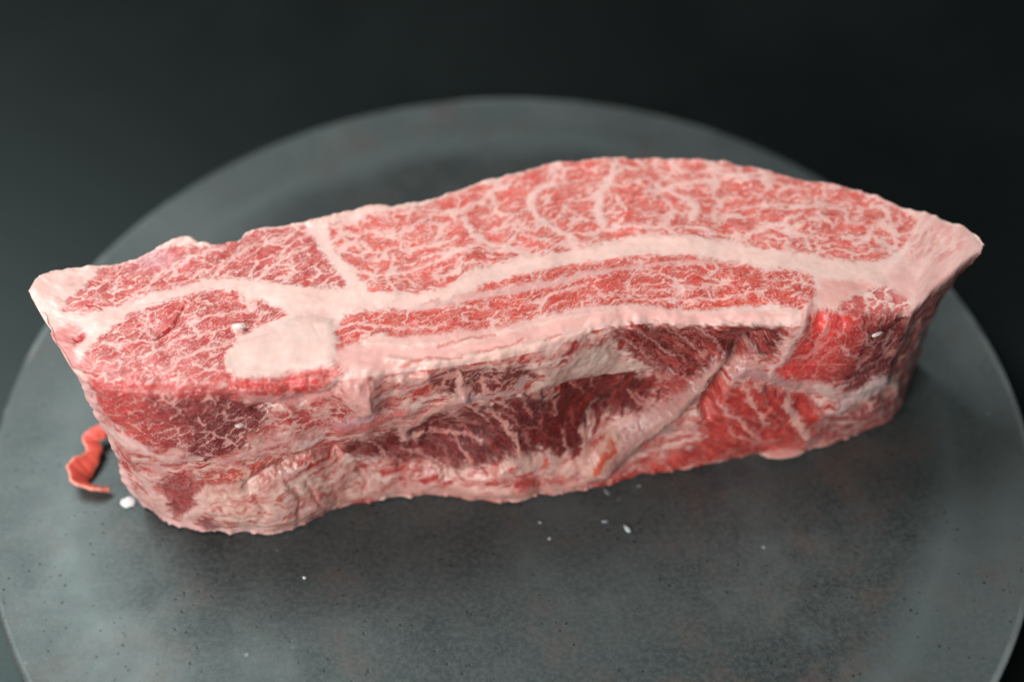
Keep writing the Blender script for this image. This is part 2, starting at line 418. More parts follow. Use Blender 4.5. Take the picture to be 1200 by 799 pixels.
def patch(pts, c, c2=None, soft=3.0, lift=0.0, part=None, opac=1.0, isfat=1.0, jit=1.0, strand=0.0):
    i = sel(pts, 14)
    sd = poly_sd(PX[i]+jit*jx[i], PY[i]+jit*jy[i], pts)
    m = sstep(-soft, soft, sd)*opac
    c = s2l(c); c2 = s2l(c2) if c2 is not None else c
    g = np.clip(0.5+0.8*n1[i]+0.5*n2[i], 0, 1)[:, None]
    cc = c[None]*(1-g)+c2[None]*g
    if strand:
        old = col[i].copy(); col[i] = cc; strands(i, strand); cc = col[i].copy(); col[i] = old
    col[i] = col[i]+(cc-col[i])*m[:, None]; fat[i] = fat[i]+(isfat-fat[i])*m; rel[i] += lift*sstep(-6, 6, poly_sd(PX[i]+0.4*jx[i], PY[i]+0.4*jy[i], pts)*0.6)
    if part:
        LEAN.append(part); reg[i[sd > 0]] = len(LEAN)

# ---- cut top face: muscles
lean([(118,312),(160,303),(185,292),(215,287),(250,288),(285,274),(310,267),(357,263),(370,285),(385,305),(405,328),(402,338),(330,334),(280,327),(240,327),(190,342),(130,358),(95,366),(74,362),(80,347),(98,333)],
     (200,70,68), (186,60,58), ang=0.5, size=4.0, stretch=2.2, width=0.16, seed=100, streak=0.8, coarse=0.85)
lean([(384,264),(400,260),(450,250),(505,238),(560,216),(600,206),(648,192),(707,186),(790,186),(860,191),(930,206),(1000,224),(1050,242),(1075,256),(1068,280),(1040,303),(1000,306),(950,299),(895,291),(850,282),(800,277),(765,275),(725,280),(680,290),(611,302),(560,315),(525,338),(470,345),(430,340),(405,310),(390,285)],
     (208,84,74), (216,102,92), ang=0.03, size=6.0, stretch=2.6, width=0.19, seed=200, streak=1.05, coarse=0.8)
lean([(109,402),(133,381),(168,362),(200,352),(224,344),(256,341),(284,342),(290,354),(308,351),(325,358),(338,366),(315,376),(284,394),(266,410),(264,428),(270,447),(245,454),(168,459),(116,456),(98,438),(93,425)],
     (202,54,52), (180,42,42), ang=0.6, size=3.6, stretch=2.0, width=0.10, seed=300, streak=0.8, coarse=0.8, feather=4)
lean([(388,405),(392,388),(404,367),(449,361),(490,363),(530,358),(480,357),(474,354),(540,348),(570,331),(613,321),(665,308),(728,301),(770,299),(805,300),(858,305),(895,315),(930,318),(952,326),(956,345),(948,366),(911,360),(875,358),(858,360),(805,362),(756,357),(707,358),(665,363),(630,371),(595,382),(560,389),(533,396),(477,398),(449,392),(428,396),(414,417),(396,414)],
     (200,60,48), (206,74,62), ang=0.16, size=4.2, stretch=2.8, width=0.12, seed=400, fine=0.9, streak=0.8, coarse=0.75)
lean([(985,356),(1005,345),(1030,335),(1055,340),(1068,352),(1066,366),(1040,372),(1010,372),(985,368)], (205,92,88), (198,80,78), ang=1.2, size=5, stretch=1.4, width=0.3, seed=480)
# seams and veins of the top face
TIP = [(1072,256),(1110,264),(1136,280),(1120,302),(1085,312),(1062,298)]
SEAM = '#'
vein([(240,333),(285,338),(330,347),(400,352),(470,354),(523,346),(558,327),(611,310),(680,297),(728,290),(770,287),(805,290),(858,296),(893,303),(946,309),(1025,321),(1078,328),(1110,312)],
     [4,7,10,11,7.5,6,5,5,5,7.5,9.5,9.5,9.5,9.5,8,8,14,11], (243,206,196), soft=4, lift=0.05, part='fat_seam', jit=2.0)
patch([(1080,250),(1131,267),(1148,290),(1118,320),(1088,347),(1065,352),(1030,332),(1050,312),(1066,292)], (236,196,188), (226,178,172), soft=6, lift=0.3, part='fat_cap')
lean(TIP, (214,120,112), (222,140,132), ang=0.3, size=4, stretch=1.8, width=0.4, seed=470, soft=8, feather=5, strength=0.55, part=None)
patch([(36,340),(42,325),(56,316),(118,307),(100,326),(78,346),(68,362),(46,352)], (240,206,196), (232,188,180), soft=4, lift=0.5, part='fat_cap')
patch([(960,330),(1000,328),(1028,334),(1000,346),(985,360),(965,362),(955,350)], (226,160,152), (232,180,170), soft=5, opac=0.8)
vein([(82,392),(110,381),(135,369),(168,352),(217,339),(262,331)], [8,6.5,5.5,4.5,4,4], (240,198,190), lift=0.05, soft=4, jit=1.8)
vein([(375,260),(383,290),(398,308),(413,320),(430,338)], [7,4.5,3.5,3.5,4], lift=0.05, soft=3.5, jit=1.8, opac=0.9)
vein([(365,260),(393,254),(442,244),(470,243),(505,235)], [5,7,6,4,2], (238,200,190), lift=0.5)
vein([(205,283),(225,281),(245,287)], [5,4,2], lift=0.3)
vein([(480,364),(530,352),(558,345),(604,338),(645,330),(680,321),(718,316),(770,310),(823,307),(861,307)], [2,4,5,5,4,4,3,2,2,1], (226,184,178), lift=0.1, part=None, opac=0.75)
for pts, ws in [
    ([(546,258),(553,275),(572,285),(603,293),(628,290)], [5,6,5,4,2]),
    ([(648,196),(650,212),(630,222),(620,236),(628,254),(655,271),(678,280)], [3,5,5,5.5,5.5,5,3]),
    ([(721,188),(714,212),(703,226),(700,243),(706,260)], [4,6,7,8,8]),
    ([(770,217),(802,230),(817,243),(808,256)], [3,4.5,6.5,5]),
    ([(862,282),(884,272),(905,266),(920,260),(937,252)], [2,3.5,4,4,3]),
    ([(906,268),(945,277),(950,292)], [3,3,3.5]),
    ([(950,243),(978,243),(993,250),(992,262)], [2,2.5,3,2]),
    ([(1022,268),(1018,278),(1002,285)], [4,4,3]), ([(1036,240),(1042,258),(1052,278),(1044,296)], [3,3.5,4,4]),
    ([(430,272),(467,276),(490,262),(505,251),(537,248),(560,236),(600,214)], [2,2.5,2.5,3,3,2.5,2]),
    ([(467,276),(473,292),(491,290),(512,287),(535,280)], [2.5,3,3,3,2]), ([(425,285),(432,292),(424,300)], [3,5,3]),
    ([(408,314),(440,322),(470,320),(505,310),(535,298),(556,290)], [3,3,2.5,2.5,2,1.5]),
    ([(540,310),(537,318),(520,326)], [4,5,3]), ([(580,270),(600,262),(640,258)], [2,2,2]),
    ([(756,224),(790,216),(830,212),(870,205),(910,213),(940,222)], [2,2.5,2.5,2.5,2.5,2]),
    ([(786,186),(790,194),(800,200)], [5,5,2]), ([(660,240),(680,252),(692,256)], [2,2.5,2]),
    ([(840,250),(870,242),(905,240),(950,243)], [1.5,2,2,2]), ([(963,213),(968,228),(962,236)], [3,2.5,2]),
    ([(720,262),(760,268),(810,266),(850,276)], [2,2,2,2]), ([(860,190),(875,208)], [4,2]), ([(610,275),(650,285),(690,286)], [1.5,2,2]),
    ([(150,352),(185,322),(230,300),(262,290)], [2,2.5,2.5,2]), ([(250,325),(275,300),(300,285),(345,275)], [2.5,2.5,2,1.5]), ([(300,330),(330,305),(362,290)], [2,2,2]),
    ([(330,332),(345,318),(340,300)], [3,2.5,2]), ([(400,345),(445,352)], [3,3]),
    ([(165,420),(192,410),(215,396),(250,392)], [1.5,2.2,2,1.5]), ([(175,366),(170,385),(185,402)], [2,2.5,2]), ([(190,440),(220,418),(260,405),(282,394)], [1.5,2,2,2]),
    ([(120,400),(140,408),(160,400)], [1.5,2,1.5]), ([(281,344),(284,352),(296,357)], [3,4,3]), ([(230,375),(262,368),(300,362)], [1.5,1.5,1.5]),
    ([(620,352),(660,340),(690,330)], [1,1.8,1.2]), ([(760,340),(800,336),(850,332)], [1,1.5,1]), ([(790,328),(800,338),(792,350)], [1.5,1.5,1.5]), ([(700,345),(760,350),(820,350),(880,345)], [1,1.4,1.4,1]),
    ([(935,322),(945,335),(962,340)], [2,3,3]), ([(1010,345),(1020,358),(1012,370)], [2,3,2]), ([(420,378),(470,385),(520,380)], [1,1.5,1])]:
    vein(pts, [0.66*q for q in ws], (242,204,196), soft=2.6, lift=0.04, jit=1.2, opac=0.92)
i = sel([(160,290),(215,320)], 5); m = np.exp(-((PX[i]-182)/22)**2-((PY[i]-304)/10)**2)*0.5
col[i] += (s2l((206,160,172))-col[i])*m[:, None]
# lavender-pink fat band along the front top edge
vein([(400,425),(440,418),(480,412),(540,404),(600,394),(650,380),(700,370),(750,367),(800,371),(860,371),(925,371)], [16,20,18,17,15,13,11,9,8,8,4], (238,186,178), soft=6, lift=0.1, part='fat_band', jit=1.7)
vein([(430,402),(480,404),(540,400),(600,386),(660,372),(720,364)], [2,2.5,2.5,2,2,1.5], (236,200,190), lift=0.3)
vein([(455,420),(500,428),(550,420),(600,412),(650,398),(690,388)], [3,4,4,5,5,3], (240,200,188), lift=0.8)
for pts in ([(470,430),(500,418),(540,422)], [(560,412),(600,405),(612,398)], [(640,400),(655,392)], [(515,405),(545,396),(580,392)]):
    vein(pts, [1.5]*len(pts), (206,92,80), lift=-0.4, opac=0.7)
# creamy fat lump with the red ledge under it
LUMP = [(270,412),(287,399),(310,391),(334,379),(364,371),(388,374),(394,400),(391,420),(393,431),(371,432),(343,436),(317,444),(291,444),(275,442),(268,430)]
lean([(262,440),(291,440),(343,431),(395,426),(400,438),(388,447),(360,456),(335,464),(305,461),(276,466),(266,456)], (206,58,56), (190,48,46), ang=0.1, size=3.0, stretch=1.8, width=0.12, seed=350, fine=0.8, coarse=0.5, soft=5, feather=4, fatc=(232,170,162))
patch([(280,455),(300,462),(330,465),(360,461),(392,449),(385,462),(362,467),(338,477),(312,476),(292,466)], (222,158,152), (212,136,132), soft=3, lift=0.8, part='fat_flap')
patch(LUMP, (236,210,200), (234,198,188), soft=5, lift=0.5, part='fat_lump', jit=1.6)
for pts in ([(322,386),(330,398)], [(368,380),(374,398)], [(340,428),(344,420)]): vein(pts, [1.0,0.6], (228,196,184), lift=-0.12)
vein([(276,384),(283,384)], [4,4], (240,214,208), soft=1.5, lift=0.6)
vein([(182,399),(203,385),(210,372),(217,360)], [0.9,0.9,0.6,0.3], (168,24,28), soft=1.2, lift=-1.6, jit=0.3)
vein([(103,357),(112,357),(120,362)], [0.4,0.5,0.4], (160,70,66), soft=1.0, lift=-0.7, jit=0.2)
patch([(84,394),(96,388),(103,391),(94,401),(88,404)], (190,40,44), soft=3, lift=-0.8, isfat=0)
patch([(60,388),(80,378),(96,384),(84,396),(88,412),(100,430),(88,434),(68,416)], (222,120,116), (214,96,94), soft=4, opac=0.7)

# ---- front face: muscles
lean([(96,440),(120,458),(148,459),(193,461),(235,452),(272,460),(300,474),(319,482),(306,496),(278,523),(242,538),(214,520),(176,524),(150,512),(126,500),(108,470)],
     (204,68,66), (122,32,38), ang=0.6, size=3.4, stretch=2.2, width=0.115, seed=500, grad=((140,490),(235,480)), fine=0.9, fatc=(226,166,156))
patch([(93,440),(112,448),(270,452),(272,462),(190,463),(120,464),(104,460)], (206,70,68), (190,62,62), soft=4, opac=0.6, isfat=0.2)
lean([(322,488),(345,478),(400,468),(440,462),(470,478),(440,490),(410,500),(370,505),(330,508),(308,512)], (190,70,66), (172,50,50), ang=0.4, size=3.0, stretch=1.4, width=0.34, seed=520, fatc=(224,170,160), soft=6, part='muscle')
lean([(186,561),(228,552),(236,570),(235,597),(214,607),(200,594)], (164,54,52), (140,40,42), ang=1.0, size=6, stretch=3, width=0.05, seed=540, coarse=0.15, fine=0.1, streak=0.35, soft=4, feather=4)
lean([(234,601),(249,598),(267,610),(250,618),(238,614)], (130,38,42), seed=550, coarse=0.2, fine=0.1, soft=3)
lean([(126,522),(140,520),(156,532),(168,552),(178,580),(195,600),(182,598),(160,580),(142,552)], (192,74,70), (176,62,60), ang=2.2, size=4, stretch=2.5, width=0.25, seed=560, soft=4, fatc=(222,170,160))
lean([(232,553),(270,546),(305,539),(361,527),(366,533),(326,552),(280,566),(240,566)], (192,70,60), (158,50,48), ang=0.35, size=4, stretch=2.5, width=0.2, seed=580, soft=4, fatc=(222,168,152))
lean([(350,604),(375,597),(397,588),(400,594),(360,611)], (140,52,48), seed=590, coarse=0.3, fine=0.2, soft=3)
lean([(398,533),(433,519),(471,512),(485,503),(499,494),(515,484),(531,478),(562,479),(604,467),(632,474),(662,486),(668,522),(640,534),(604,540),(576,545),(534,551),(496,548),(450,548),(419,544)],
     (112,20,24), (72,8,14), ang=-0.95, size=7, stretch=2.6, width=0.09, seed=600, coarse=0.5, fine=0.25, streak=0.6, hot=(140,34,32), fibre=0.45, fatc=(200,128,120), soft=8, feather=12)
lean([(660,466),(671,450),(696,445),(731,445),(762,442),(783,456),(776,473),(745,491),(717,498),(689,512),(685,531),(662,537),(646,530),(636,515),(650,495)],
     (104,12,15), (70,6,10), ang=1.15, size=8, stretch=3, width=0.05, seed=650, feather=14, coarse=0.4, fine=0.2, streak=0.4, hot=(134,24,24), fatc=(180,96,86), soft=7)
lean([(500,444),(520,434),(548,431),(569,434),(604,429),(627,434),(632,446),(604,458),(576,464),(550,464),(515,460)], (122,26,30), (94,16,22), ang=0.2, size=3.6, stretch=1.3, width=0.28, seed=670, fatc=(206,146,136), soft=5)
lean([(712,386),(770,380),(840,384),(882,383),(926,383),(912,418),(896,423),(854,426),(840,440),(805,448),(770,440),(746,419),(722,402)],
     (126,26,26), (82,10,14), ang=-0.7, size=8, stretch=4.5, width=0.07, seed=700, coarse=0.3, fine=0.4, streak=1.0, hot=(172,56,50), fibre=0.5, fatc=(206,126,116), soft=6, feather=9)
lean([(770,441),(806,449),(838,440),(825,455),(806,470),(785,484),(750,494),(776,474)], (150,48,46), (170,62,58), ang=0.7, size=5, stretch=2, width=0.12, seed=730, soft=5, fatc=(196,130,122))
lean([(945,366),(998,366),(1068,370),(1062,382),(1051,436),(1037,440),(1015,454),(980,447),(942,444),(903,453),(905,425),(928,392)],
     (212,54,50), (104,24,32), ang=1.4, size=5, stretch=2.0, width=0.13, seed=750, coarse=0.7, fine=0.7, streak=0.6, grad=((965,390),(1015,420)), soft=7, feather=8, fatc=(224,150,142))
lean([(833,451),(875,450),(910,457),(952,460),(959,478),(952,509),(938,524),(896,531),(833,545),(756,553),(721,564),(722,556),(770,544),(819,517),(827,482)],
     (196,48,42), (172,46,44), ang=-0.8, size=8, hot=(212,96,84), stretch=2.6, width=0.08, seed=800, coarse=0.35, fine=0.12, streak=0.35, fatc=(222,160,150), soft=6, feather=8)
lean([(962,482),(1001,474),(1037,462),(1044,488),(1008,502),(966,516),(945,522),(952,505)], (176,72,70), (150,52,52), ang=0.5, size=4, stretch=1.5, width=0.22, seed=830, soft=4, fatc=(216,170,164))
lean([(640,562),(690,560),(760,548),(830,540),(835,546),(756,556),(706,570),(660,575)], (186,52,46), (168,48,44), ang=0.2, size=5, stretch=3, width=0.15, seed=860, soft=3, fatc=(216,150,136))
lean([(458,560),(480,560),(492,566),(480,572),(462,570)], (176,64,54), seed=870, coarse=0.3, soft=4)
# fat, membranes and streaks of the front face
patch([(681,412),(710,407),(734,422),(764,438),(731,444),(696,446),(667,453),(643,460),(634,470),(628,462),(645,436),(662,420)], (228,198,186), (204,158,146), soft=4, lift=0.6, part='fat_patch', jit=1.8)
vein([(475,524),(476,513),(490,500),(505,484),(522,472),(542,465)], [5,6,5,5,6,6], (204,152,142), soft=3, lift=1.2)
vein([(478,525),(492,526),(500,520)], [4,4,2], (200,150,140), lift=0.8)
vein([(541,446),(546,460),(550,470),(562,486),(570,500)], [5,6,4,2.5,1.5], (212,160,150), lift=0.6)
vein([(505,512),(515,500),(530,490),(540,498),(530,505),(546,504)], [2,2,2,2,2,2], (192,130,122), lift=0.2)
vein([(575,486),(588,500),(600,514),(610,530),(618,540)], [3,3.5,3,4,5], (210,150,140), lift=0.4)
for pts, ws in [([(520,472),(530,486),(534,500)],[1.5,2.5,1.2]),([(556,482),(566,497),(575,508)],[1.5,2.2,1]),([(590,470),(596,480),(604,492)],[2.5,2,1]),([(616,476),(622,488),(628,500)],[2,1.6,0.8]),
    ([(500,520),(520,524),(544,520),(566,528)],[1.2,1.8,1.8,1]),([(470,536),(490,540),(512,548)],[1,1.5,1.5]),([(436,524),(446,534),(450,546)],[1,1.4,1]),([(532,524),(544,536),(552,548)],[1,1.6,2.5]),
    ([(655,478),(660,498)],[0.8,0.6]),([(700,452),(706,470)],[0.8,0.5]),([(662,512),(668,528)],[0.6,1.5]),([(748,470),(764,480)],[1.2,1.2]),
    ([(740,384),(764,400),(790,424)],[1.2,1.2,0.8]),([(775,382),(800,400),(826,422)],[1.2,1.0,0.8]),([(810,384),(836,402),(850,418)],[1,1,0.8]),([(726,396),(750,412),(770,432)],[1,1,0.8])]:
    vein(pts, ws, (214,148,140), soft=1.6, lift=0.2, jit=0.8, opac=0.85)
vein([(545,463),(575,466),(600,462),(622,448)], [4,3,3,4], (204,160,156), lift=0.3)
vein([(612,470),(618,478)], [2,1], (204,140,130)); vein([(680,455),(693,476)], [1.6,1.0], (190,110,100), lift=0.1); vein([(740,470),(758,484)], [1.6,1.6], (200,130,120), lift=0.1)
vein([(688,512),(686,528),(680,540),(665,552)], [2,3,5,7], (206,150,138), lift=0.6)
MEMB = [(852,424),(826,444),(806,464),(788,484),(765,500),(742,517),(722,534),(706,550)]
vein(MEMB, [4,6,9,12,14,14,13,10], (186,138,130), soft=4, lift=1.2, part='silverskin')
vein([(830,446),(800,480),(760,510),(725,540)], [1.5,2,2,1.5], (206,164,154), lift=0.7)
vein([(690,546),(699,534),(710,524),(722,519)], [9,9,8,5], (218,172,156), soft=3, lift=1.2)
vein([(692,544),(702,531),(714,524)], [4.5,5.5,4.5], (212,92,66), soft=3, lift=0.4, part='fat_streak')
vein([(590,552),(604,545),(625,548),(650,546),(668,552)], [6,8,7,6,7], (224,178,166), soft=4, lift=1.2)
vein([(600,553),(606,548)], [2,2], (206,80,66)); vein([(636,552),(640,545)], [2,3], (214,96,80)); vein([(612,560),(640,562),(670,558)], [1.5,2,1.5], (198,90,80), lift=-0.4)
vein([(440,574),(500,572),(550,576),(605,578),(640,570),(690,564)], [7,6,6,7,6,4], (222,164,154), soft=5, lift=1.0)
vein([(400,500),(430,496),(462,486),(478,480)], [7,8,7,4], (212,112,108), soft=5, lift=0.7, part='vein', opac=0.8)
vein([(396,498),(420,488),(440,478)], [2,3,2], (206,164,174), soft=4, lift=0.4, opac=0.6)
vein([(262,540),(300,524),(340,516),(375,506)], [3,5,5,3], (220,164,158), soft=5, lift=0.4, opac=0.8)
vein([(412,450),(430,456),(432,470),(420,476),(408,462)], [8,10,9,6,5], (226,168,160), soft=4, lift=1.4)
vein([(470,446),(500,440)], [4,3], (226,172,162), lift=0.8)
patch([(176,542),(216,516),(226,530),(196,556),(178,566)], (226,174,166), (214,150,146), soft=5, lift=0.4, strand=0.5)
patch([(235,568),(280,560),(340,552),(395,548),(440,560),(470,574),(420,584),(380,596),(330,620),(270,620),(255,606),(240,590)], (236,202,188), (200,130,120), soft=6, lift=0.6, part='fat_roll', strand=0.6)
for pts in ([(420,555),(430,568),(424,580)], [(300,575),(312,590),(305,602)], [(360,565),(372,585)], [(270,575),(290,585)], [(335,560),(350,575),(345,600)]): vein(pts, [1.3]*len(pts), (196,110,98), lift=-0.8, opac=0.6)
vein([(94,438),(104,465),(114,498),(128,528),(148,564),(172,594),(205,612),(250,621),(330,622)], [5,8,8,8,6,5,5,4,4], (240,192,186), soft=3, lift=0.5, part='fat_rim')
vein([(120,500),(140,512),(160,518),(176,526)], [7,8,7,4], (238,190,184), soft=5)
vein([(168,556),(180,580),(196,596)], [6,6,4], (232,184,174), soft=4, lift=0.3)
vein([(218,606),(232,592),(240,572)], [4,6,5], (234,188,178), soft=4, lift=0.3)
# right end
vein([(945,362),(940,378),(931,392),(922,410),(906,432),(902,446)], [4,4,5,4,4,3], (236,186,178), soft=3, lift=0.6)
vein([(862,440),(885,436),(900,446),(925,450),(950,452)], [4,6,5,4,3], (196,146,142), soft=4, lift=0.3)
vein([(960,452),(985,458),(1008,455),(1035,442)], [6,5,5,5], (214,178,172), soft=4, lift=0.9)
vein([(975,478),(990,468),(1010,458),(1030,446),(1048,450)], [4,5,7,7,4], (220,190,186), soft=3, lift=1.0)
vein([(1050,458),(1056,474),(1048,486)], [3,4,3], (214,180,172), lift=0.8)
vein([(840,471),(862,488),(889,506)], [2,2.5,2], (222,156,146), lift=0.2); vein([(868,454),(882,470),(896,488)], [2,3,2], (222,160,150), lift=0.2)
vein([(918,458),(928,478),(940,500),(944,514)], [4,6,6,4], (224,168,158), lift=0.5); vein([(850,500),(880,512),(910,508)], [2,2,1.5], (216,140,130))
patch([(1068,368),(1090,346),(1122,318),(1146,296),(1120,340),(1100,372),(1086,416),(1072,432),(1056,470),(1046,470),(1052,436),(1060,400)], (206,134,128), (172,88,86), soft=6, lift=0.3, part='fat_rim', strand=0.9)
for pts in ([(1075,375),(1066,410),(1052,450)], [(1090,360),(1078,400),(1066,432)], [(1104,345),(1090,385)]): vein(pts, [1.2,1.5,1.2][:len(pts)], (188,96,94), lift=-0.5, opac=0.7)
for pts in ([(985,392),(1000,410),(1008,432)], [(1012,385),(1020,400)], [(968,372),(962,388)], [(1040,388),(1034,410)]): vein(pts, [2,1.6,1.2][:len(pts)], (216,160,156), lift=0.2, opac=0.8)

# ---- relief
gray = np.zeros(N)
def bump(x, y, rx, ry, a, ang=0.0):
    i = np.nonzero(front_side)[0]
    dx = PX[i]-x; dy = PY[i]-y; c, s = cos(ang), sin(ang)
    gray[i] += a*np.exp(-((dx*c+dy*s)/rx)**2-((-dx*s+dy*c)/ry)**2)
def groove(pts, wd, a):
    i = sel(pts, wd*3)
    gray[i] += a*np.exp(-(seg_dist(PX[i]+0.35*jx[i], PY[i]+0.35*jy[i], pts)/wd)**2)
bump(710,478,75,36,-6.5,-0.15); bump(525,518,95,26,-5.5,-0.15); bump(800,410,90,26,-1.4); bump(872,412,26,20,-3.2)
bump(985,405,44,34,3.5); bump(895,492,60,32,3.0,-0.2); bump(300,594,80,26,3.5); bump(610,572,90,14,3.0); bump(210,500,70,36,1.5)
bump(430,462,24,20,2.5); bump(330,452,70,10,1.5,-0.05); bump(700,545,30,16,2.5,-0.7); bump(160,560,25,45,1.0); bump(1010,480,40,18,2.0)
bump(590,450,60,14,-1.2); bump(410,540,40,14,-2.0)
groove([(898,400),(876,414),(852,436),(838,452),(828,480)], 7, -5.0); groove([(395,536),(366,532),(326,550),(290,566)], 5, -2.5)
groove([(300,480),(350,470),(398,452)], 5, -1.5); groove([(900,455),(960,466),(1010,470)], 5, -1.5); groove([(640,466),(690,455),(760,448)], 5, -1.2)
groove([(470,552),(540,556),(590,546)], 5, -1.5); groove(MEMB, 7, 1.6)
lo = fbm(X/34, T/34, 41, 3)*1.1+fbm(X/9, T/9, 42, 3)*np.where(top, 0.22, 0.75)+fbm(X/2.6, T/2.6, 43, 3)*np.where(top, 0.035, 0.14)+fbm(X/0.9, T/0.9, 44, 2)*np.where(top, 0.01, 0.04)
edge = np.exp(-((ri-(NF+NT_))/7.0)**2)
edgeF = np.exp(-((ri-NF)/16.0)**2)
lo = lo+edgeF*0.9*fbm(X/8, T/8, 47, 3)+edge*(0.9*fbm(X/5.5, T/5.5, 45, 4)+0.12*fbm(X/0.9, T/0.9, 46, 2))
lm_ = sstep(-5, 8, poly_sd(PX, PY, LUMP))*front_side
lo = lo*(1-0.7*lm_)+0.25*lm_*fbm(X/10, T/10, 49, 2)
disp = lo+rel*0.8+gray+0.09*(fat-0.5)
zfade = np.clip(P0[:, :, 2].ravel()/0.008, 0.25, 1)
side_cap = np.where((ci < NC) | (ci > NCOL-NC), np.clip(1-np.minimum(np.abs(ci-NC), np.abs(ci-(NCOL-NC)))/14.0, 0, 1), 1)
D = (disp*zfade*side_cap*0.001).reshape(NV, NCOL)
P = P0+Nrm*D[:, :, None]
# ragged lower hem of the front
hem = np.exp(-(np.arange(NV)/10.0)**2)[:, None]*((0.9*fbm(Xm/7.0, Tm/9.0, 51, 5)+0.55*np.clip(fbm(Xm/2.6, Tm/3.5, 52, 3)-0.1, 0, 1)*1.8)*0.001)
P[:, :, 1] -= hem*1.2
for sgn, c0_, rng in ((-1, NC, range(0, NC+26)), (1, NCOL-NC-1, range(NCOL-NC-26, NCOL))):
    for c_ in rng:
        wgt = 1.0 if (c_-c0_)*sgn > 0 else max(0.0, 1-abs(c_-c0_)/26.0)
        P[:, c_, 0] += sgn*wgt*((1.5 if sgn < 0 else 0.5)*fbm(Tm[:, c0_]/8, Tm[:, c0_]*0+7.7, 53, 4)+0.3)*0.001
P[:, :, 2] = np.maximum(P[:, :, 2], 0.0004)
# one more row closes the block underneath
Vn = grid_normals(P)

verts = P.reshape(-1, 3); norms = Vn.reshape(-1, 3)
lum = np.clip(col, 0.004, 0.92)
# the hidden back: cut muscle under a fat skin
bk = np.nonzero(~front_side)[0]
mb, cid = marble(bk, 0.2, 7, 2.0, 0.22, 900)
bc = s2l((186,78,74))[None]*(1+0.25*n2[bk])[:, None]; bc = bc+(FAT[None]-bc)*mb[:, None]
capm = ((ci[bk] < NC) | (ci[bk] > NCOL-NC))[:, None]
ec = np.where(ci[bk] < NCOL//2, NC+4, NCOL-NC-5); edge_c = lum[ri[bk]*NCOL+ec]; mixf = np.clip(0.45+0.6*n1[bk], 0, 0.9)[:, None]
bc = np.where(capm, edge_c+(FATP[None]*(1+0.1*n2[bk])[:, None]-edge_c)*mixf, bc)
lum[bk] = np.clip(bc, 0.004, 0.92)
rgba = np.concatenate([lum, np.ones((N, 1))], 1)

idx = np.arange(N).reshape(NV, NCOL)
quads = np.stack([idx[:-1, :-1], idx[:-1, 1:], idx[1:, 1:], idx[1:, :-1]], -1).reshape(-1, 4)
under = np.stack([idx[-1, :-1], idx[-1, 1:], idx[0, 1:], idx[0, :-1]], -1)
beef = bpy.data.objects.new('beef_block', None); COL.objects.link(beef)
base = verts[:, :2].mean(0); beef.location = (base[0], base[1], 0.0); beef.empty_display_size = 0.02
set_tags(beef, label='large raw marbled beef block with white fat seams, lying on the round steel plate', cat='raw beef')
off = np.array([base[0], base[1], 0.0])
# hidden faces: one back piece
reg[bk] = len(LEAN)+1; LEAN.append('back_cut'); BACK = len(LEAN)
fr = reg[quads]                                # region per corner
FR = fr[:, 0].reshape(NV-1, NCOL-1).copy()
fi = np.arange(FR.size).reshape(FR.shape); lab = np.arange(FR.size)
eA = np.concatenate([fi[1:][FR[1:] == FR[:-1]], fi[:, 1:][FR[:, 1:] == FR[:, :-1]]])
eB = np.concatenate([fi[:-1][FR[1:] == FR[:-1]], fi[:, :-1][FR[:, 1:] == FR[:, :-1]]])
for _ in range(60):                                # join neighbouring faces of one region
    ra, rb = lab[eA], lab[eB]
    if (ra == rb).all(): break
    np.minimum.at(lab, np.maximum(ra, rb), np.minimum(ra, rb))
    while True:
        l2 = lab[lab]
        if (l2 == lab).all(): break
        lab = l2
ids, cnt = np.unique(lab, return_counts=True)
size = dict(zip(ids.tolist(), cnt.tolist())); best = {}
for k_ in ids.tolist():
    r_ = int(FR.ravel()[k_])
    if size[k_] > size.get(best.get(r_, -1), 0): best[r_] = k_
flat = FR.ravel(); order_ = np.argsort(lab, kind='stable'); start = np.concatenate([[0], np.cumsum(cnt)])
for n_, k_ in enumerate(ids.tolist()):            # stray islands join the piece they lie in
    r_ = int(flat[k_])
    if k_ != best[r_] and (r_ != 0 or size[k_] < 2500) and k_ > 0:
        flat[order_[start[n_]:start[n_+1]]] = flat[k_-1]
    elif k_ != best[r_] and r_ == 0:
        LEAN.append('fat'); flat[order_[start[n_]:start[n_+1]]] = len(LEAN)
face_reg = flat
allq = np.concatenate([quads, under]); allr = np.concatenate([face_reg, np.full(len(under), BACK)])
names = ['fat']+LEAN
for k, nm in enumerate(names):
    fs = allq[allr == k]
    if len(fs) < 60:
        continue
    uq, inv = np.unique(fs, return_inverse=True)
    link_mesh(nm, verts[uq]-off, inv.reshape(-1, 4), M_TISSUE, beef, color=rgba[uq], normals=norms[uq])

